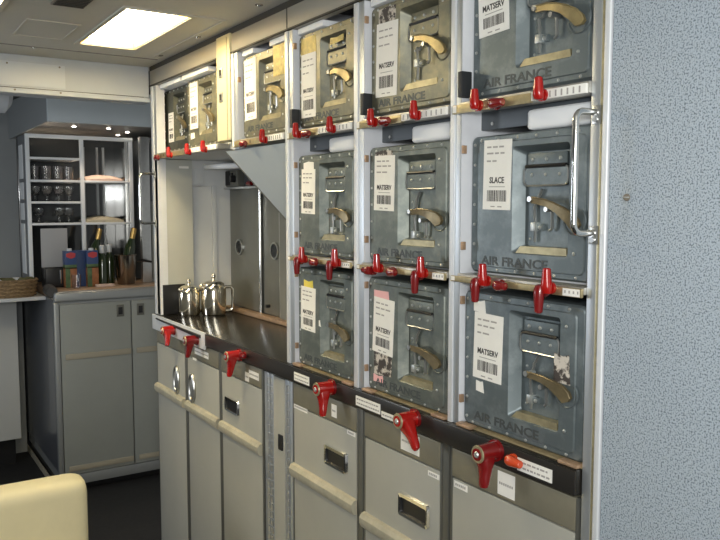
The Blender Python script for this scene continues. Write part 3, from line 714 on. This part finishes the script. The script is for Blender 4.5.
HD = thing('hood', 'pale blue grey hood with small spotlights above the bar', 'hood', (0, 0, 0))
m = MB()
m.box(-.072, .70, 4.10, 4.13, 1.884, 2.055, 'hood', .006)
m.build('front_panel', HD)
m = MB(); m.loft([[(-.072, 4.12, 1.886), (-.072, 4.12, 2.055), (-.14, 4.84, 2.055), (-.14, 4.84, 1.846)], [(-.062, 4.12, 1.886), (-.062, 4.12, 2.055), (-.13, 4.84, 2.055), (-.13, 4.84, 1.846)]], 'wall_grey'); m.build('side_cheek', HD)
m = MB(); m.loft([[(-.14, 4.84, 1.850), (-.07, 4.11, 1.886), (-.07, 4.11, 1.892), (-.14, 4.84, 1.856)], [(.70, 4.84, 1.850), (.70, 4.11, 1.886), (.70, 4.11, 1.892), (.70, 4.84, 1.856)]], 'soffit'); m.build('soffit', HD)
for x, y in ((.083, 4.23), (.262, 4.235), (.376, 4.47), (.392, 4.34)):
    z = 1.886 - (y - 4.11) / .73 * .036
    m = MB(); m.cyl((x, y, z + .002), (x, y, z - .002), .014, 'chrome', n=20); m.cyl((x, y, z - .002), (x, y, z - .0035), .010, 'spot_glow', n=20); m.build('spotlight', HD)

# things on the shelf
def glass(x, y, z, kind, label):
    m = MB()
    if kind == 'tumbler': m.lathe([(.0005, 0), (.022, 0), (.027, .075), (.0255, .075), (.0205, .005), (.0005, .005)], (0, 0, 0), 'glass', 18)
    else: m.lathe([(.0005, 0), (.024, 0), (.023, .003), (.005, .006), (.004, .030), (.018, .040), (.026, .058), (.025, .080), (.0238, .080), (.0245, .058), (.016, .042), (.0005, .036)], (0, 0, 0), 'glass', 18)
    o = m.build('drinking_glass' if kind == 'tumbler' else 'stemmed_glass'); o.location = (x, y, z)
    return tag(o, label, 'glass', 'glasses on the display shelf')
for z, kind, nm in ((zl[1], 'tumbler', 'upper'), (zl[2], 'stem', 'middle'), (zl[3], 'stem', 'lower')):
    xs = (-.085, -.025, .035, .09) if nm != 'lower' else (-.07, .035, .085)
    pos = ('leftmost', 'second from left', 'third from left', 'rightmost') if len(xs) == 4 else ('leftmost', 'middle', 'rightmost')
    for x, p in zip(xs, pos):
        glass(x, FY + .07, z + .0005, kind, 'clear %s on the %s glass shelf, %s in front' % ('tumbler' if kind == 'tumbler' else 'stemmed glass', nm, p))
        glass(x + .018, FY + .16, z + .0005, kind, 'clear %s on the %s glass shelf, behind the %s one' % ('tumbler' if kind == 'tumbler' else 'stemmed glass', nm, p))
for z, l in ((1.603, 'folded peach cloth on the upper right shelf of the display'), (1.374, 'folded pale cloth on the lower right shelf of the display')):
    m = MB(); m.loft([[(x, FY + y, z + .0005 + h * math.sin(PI * (.15 + .7 * i / 6))) for i, x in enumerate([fm + .02 + j * .034 for j in range(7)])] + [(fm + .02 + 6 * .034, FY + y, z + .0005), (fm + .02, FY + y, z + .0005)] for y, h in ((.02, .012), (.04, .03), (.15, .036), (.2, .02))], 'cloth_peach' if z > 1.5 else 'bumper')
    tag(m.build('folded_cloth'), l, 'cloth')
m = MB(); m.box(-.080, .055, 4.335, 4.345, 1.0405, 1.345, 'board_grey', .003); tag(m.build('white_board'), 'pale upright panel standing behind the black caddy on the bar', 'panel')

# things on the bar counter
cd = thing('caddy', 'black open caddy on the left of the bar counter', 'caddy', (-.030, 4.268, 1.0405))
m = MB()
for a in ((-.055, .055, -.05, -.046), (-.055, .055, .046, .05), (-.055, -.051, -.05, .05), (.051, .055, -.05, .05)): m.box(*a, 0, .10, 'black', .001)
m.box(-.055, .055, -.05, .05, 0, .004, 'black'); m.build('tray', cd)
m = MB(); m.tube([(.02, -.053, .02), (.02, -.056, .06), (.02, -.053, .09)], .004, 'chrome', 8); m.build('clip', cd)
def carton(x, y, label):
    t = thing('drink_carton', label, 'carton', (x, y, 1.0405), 0, 'drink cartons on the bar')
    m = MB(); m.box(-.029, .029, -.03, .03, 0, .105, 'carton_orange', .001); m.box(-.029, .029, -.03, .03, .0975, .125, 'carton_green', .001); m.box(-.0292, .0292, -.0302, .0302, .118, .190, 'carton_blue', .002)
    m.box(-.0285, -.005, -.0312, -.03, .0, .10, 'carton_green'); m.build('body', t)
    m = MB(); m.prism([(-.022, .160), (.0, .150), (.022, .158), (.024, .178), (.0, .184), (-.024, .176)], -.0315, -.030, 'carton_red', 0); m.build('emblem', t)
    m = MB(); m.lathe([(.013, 0), (.013, .012), (.0005, .012)], (0, 0, .190), 'tray_white', 16); m.build('cap', t)
carton(.033, 4.20, 'blue topped drink carton in front of the pale panel')
carton(.143, 4.20, 'blue topped drink carton with orange picture beside the bottle')
m = MB(); m.box(-.025, .025, -.028, .028, 0, .19, 'carton_blue', .002)
o = m.build('dark_carton'); o.location = (.088, 4.225, 1.0405); tag(o, 'dark blue carton wedged between the two pictured cartons', 'carton')
def bottle(x, y, r, h, neck, label, capm, tilt=(0, 0), z=1.0405):
    t = thing('bottle', label, 'bottle', (x, y, z), 0, 'bottles on the bar')
    t.rotation_euler = (tilt[0], tilt[1], 0)
    m = MB(); m.lathe([(.0005, 0), (r, 0), (r, h * .58), (r * .85, h * .68), (neck, h * .80), (neck, h * .94), (.0005, h * .94)], (0, 0, 0), 'bottle_green', 24); m.build('body', t)
    m = MB(); m.lathe([(neck + .001, h * .80), (neck + .0015, h * .985), (neck * .7, h), (.0005, h)], (0, 0, 0), capm, 18); m.build('neck_foil', t)
bottle(.205, 4.22, .030, .215, .012, 'green bottle with white cap between carton and ice bucket', 'tray_white')
bottle(.262, 4.29, .026, .215, .012, 'green bottle with white cap behind the ice bucket', 'tray_white')
bottle(.150, 4.29, .030, .300, .013, 'dark bottle with golden neck leaning behind the green bottle', 'gold_foil', (0, .22), 1.0415 + .008)
bk = thing('ice_bucket', 'polished metal ice bucket with ring handle on the bar', 'bucket', (.325, 4.20, 1.0405))
m = MB(); m.lathe([(.0005, 0), (.043, 0), (.046, .004), (.058, .155), (.061, .160), (.059, .163), (.055, .158), (.044, .008), (.0005, .008)], (0, 0, 0), 'bucket_metal', 32); m.build('pail', bk)
m = MB(); m.tube([(.055, -.01, .125), (.085, -.015, .130), (.135, -.02, .118), (.14, -.01, .116), (.085, 0, .124), (.055, .01, .122)], .005, 'black', 8); m.build('handle', bk)
bottle(.312, 4.203, .029, .295, .014, 'dark champagne bottle with gold neck standing in the ice bucket', 'gold_foil', (0, .22), 1.0405 + .017)
m = MB(); m.lathe([(.0005, 0), (.020, 0), (.024, .07), (.0225, .07), (.0185, .004), (.0005, .004)], (0, 0, 0), 'glass', 18); o = m.build('drinking_glass'); o.location = (.048, 4.13, 1.0405); tag(o, 'clear tumbler in front of the blue carton on the bar', 'glass')
m = MB(); m.box(.15, .24, 4.115, 4.17, 1.0405, 1.052, 'cloth_peach', .004, 3); tag(m.build('napkin_stack'), 'low pale stack of napkins in front of the orange carton', 'napkins')

# left counter with basket
LC = thing('side_counter', 'pale side counter at the left edge with a basket on it', 'counter', (0, 0, 0))
m = MB(); m.box(-1.2, XL - .0045, 4.18, 4.855, .983, 1.001, 'counter_white', .004); m.build('top', LC)
m = MB(); m.box(-1.2, -.17, 4.60, 4.855, .16, .983, 'left_panel', .003); m.build('front_panel', LC)
m = MB(); m.box(-1.2, -.19, 4.68, 4.855, 0, .16, 'black'); m.build('plinth', LC)
bs = thing('wicker_basket', 'brown wicker basket on the pale counter at the left edge', 'basket', (-.250, 4.262, 1.0015))
def oval(rx, ry, z, n=36, wob=0): return [(rx * math.cos(i * 2 * PI / n) * (1 + wob * math.sin(i * 9)), ry * math.sin(i * 2 * PI / n), z) for i in range(n)]
m = MB(); m.loft([oval(.115, .075, 0), oval(.122, .080, .02), oval(.128, .086, .06), oval(.133, .09, .088), oval(.128, .085, .09), oval(.120, .078, .06), oval(.110, .07, .01)], 'wicker')
for z in (.012, .030, .048, .066, .084): m.tube([(p[0] * 1.01, p[1] * 1.01, z + .003 * math.sin(i * 2.1)) for i, p in enumerate(oval(.118 + z * .15, .078 + z * .12, 0))] + [((.118 + z * .15) * 1.01, 0, z)], .006, 'wicker', 6)
m.build('weave', bs)
random.seed(4)
for i in range(6):
    m = MB(); m.tube([(0, 0, 0), (.02, 0, .006), (.045, 0, .004), (.065, 0, 0)], [.003, .013, .014, .002], 'leaf' if i % 3 else 'tray_white', 10)
    o = m.build('bread_roll' if i % 3 == 0 else 'dried_leaf', None, Matrix.Rotation(random.uniform(-.5, .5), 4, 'Z')); o.location = (-.350 + i * .032, 4.235 + .02 * (i % 2), 1.083)
    tag(o, ['pale wrapped item at the left end of the basket', 'dark green item second from the left in the basket', 'dark green item left of the middle of the basket', 'pale wrapped item in the middle of the basket', 'dark green item right of the middle of the basket', 'dark green item at the right end of the basket'][i], 'food', 'items in the basket')
    o.name = 'basket_item'
# rounded locker end at the upper left edge
m = MB(); m.loft([[(-1.0, 3.3 + .12 * math.cos(a), 1.90 + .075 * math.sin(a)) for a in [i * 2 * PI / 20 for i in range(20)]], [(-.385, 3.3 + .12 * math.cos(a), 1.90 + .075 * math.sin(a)) for a in [i * 2 * PI / 20 for i in range(20)]],
    [(-.365, 3.3 + .08 * math.cos(a), 1.90 + .05 * math.sin(a)) for a in [i * 2 * PI / 20 for i in range(20)]]], 'beam')
tag(m.build('ceiling_duct'), 'rounded pale duct end under the beam at the upper left edge', 'duct')
m = MB(); m.box(-.62, -.10, 4.845, 4.862, 2.020, 2.034, 'beam', .002); struct(m.build('trim_3'))

# cream crew seat in the lower left corner
JS = thing('crew_seat', 'cream padded crew seat at the lower left corner', 'seat', (-.60, 2.2, 0))
m = MB(); m.box(-.25, .232, -.02, .088, .28, .704, 'cream_leather', .045, 6); m.build('backrest', JS)
m = MB(); m.box(-.25, .23, -.40, -.021, .30, .40, 'cream_leather', .03, 4); m.build('seat_cushion', JS)
m = MB(); m.box(-.22, .20, -.36, .06, .0, .30, 'cart_frame', .01); m.build('base', JS)

# ------------------------------------------------------------------ camera
cam = bpy.data.cameras.new('camera'); co = bpy.data.objects.new('camera', cam); C.objects.link(co)
co.location = (-.8745, 0, 1.467); co.rotation_euler = (PI / 2 - .0836, 0, -.5743)
cam.sensor_width = 36; cam.lens = 770 / 720 * 36; cam.clip_start = .02
S.camera = co

# ------------------------------------------------------------------ light
def area(name, loc, target, size, power, col, sy=None):
    l = bpy.data.lights.new(name, 'AREA'); l.energy = power; l.color = col; l.size = size
    if sy: l.shape = 'RECTANGLE'; l.size_y = sy
    o = bpy.data.objects.new(name, l); C.objects.link(o); o.location = loc
    o.rotation_euler = (Vector(target) - Vector(loc)).to_track_quat('-Z', 'Y').to_euler()
    return o
area('camera_flash', (-.86, -.05, 1.60), (.0, 1.0, 1.42), .10, 7, (.98, 1.0, 1.0))
area('cabin_fill', (-1.5, -1.2, 1.45), (0, 1.3, 1.2), 1.0, 24, (1, .985, .93))  # unseen broad source added behind the camera to lift the rack
area('left_fill', (-2.0, 3.1, 1.4), (0, 3.1, .9), .4, 14, (.86, .92, 1.0), .7)  # unseen source added at the left for cool light towards the rear
for x, y in ((.10, 4.24), (.30, 4.27), (.0, 4.45), (.2, 4.45)):
    l = bpy.data.lights.new('bar_spot', 'SPOT'); l.energy = 3.; l.color = (1, .8, .6); l.spot_size = 1.3; l.spot_blend = .5; l.shadow_soft_size = .012
    o = bpy.data.objects.new('bar_spot', l); C.objects.link(o); o.location = (x, y, 1.86)
wd = bpy.data.worlds.new('world'); S.world = wd; wd.use_nodes = True
wd.node_tree.nodes['Background'].inputs[0].default_value = (.85, .86, .84, 1); wd.node_tree.nodes['Background'].inputs[1].default_value = .34

vs = S.view_settings
S.display_settings.display_device = 'sRGB'
vs.view_transform = 'Standard'; vs.look = 'None'; vs.exposure = 0.0; vs.gamma = 1.0; vs.use_curve_mapping = False
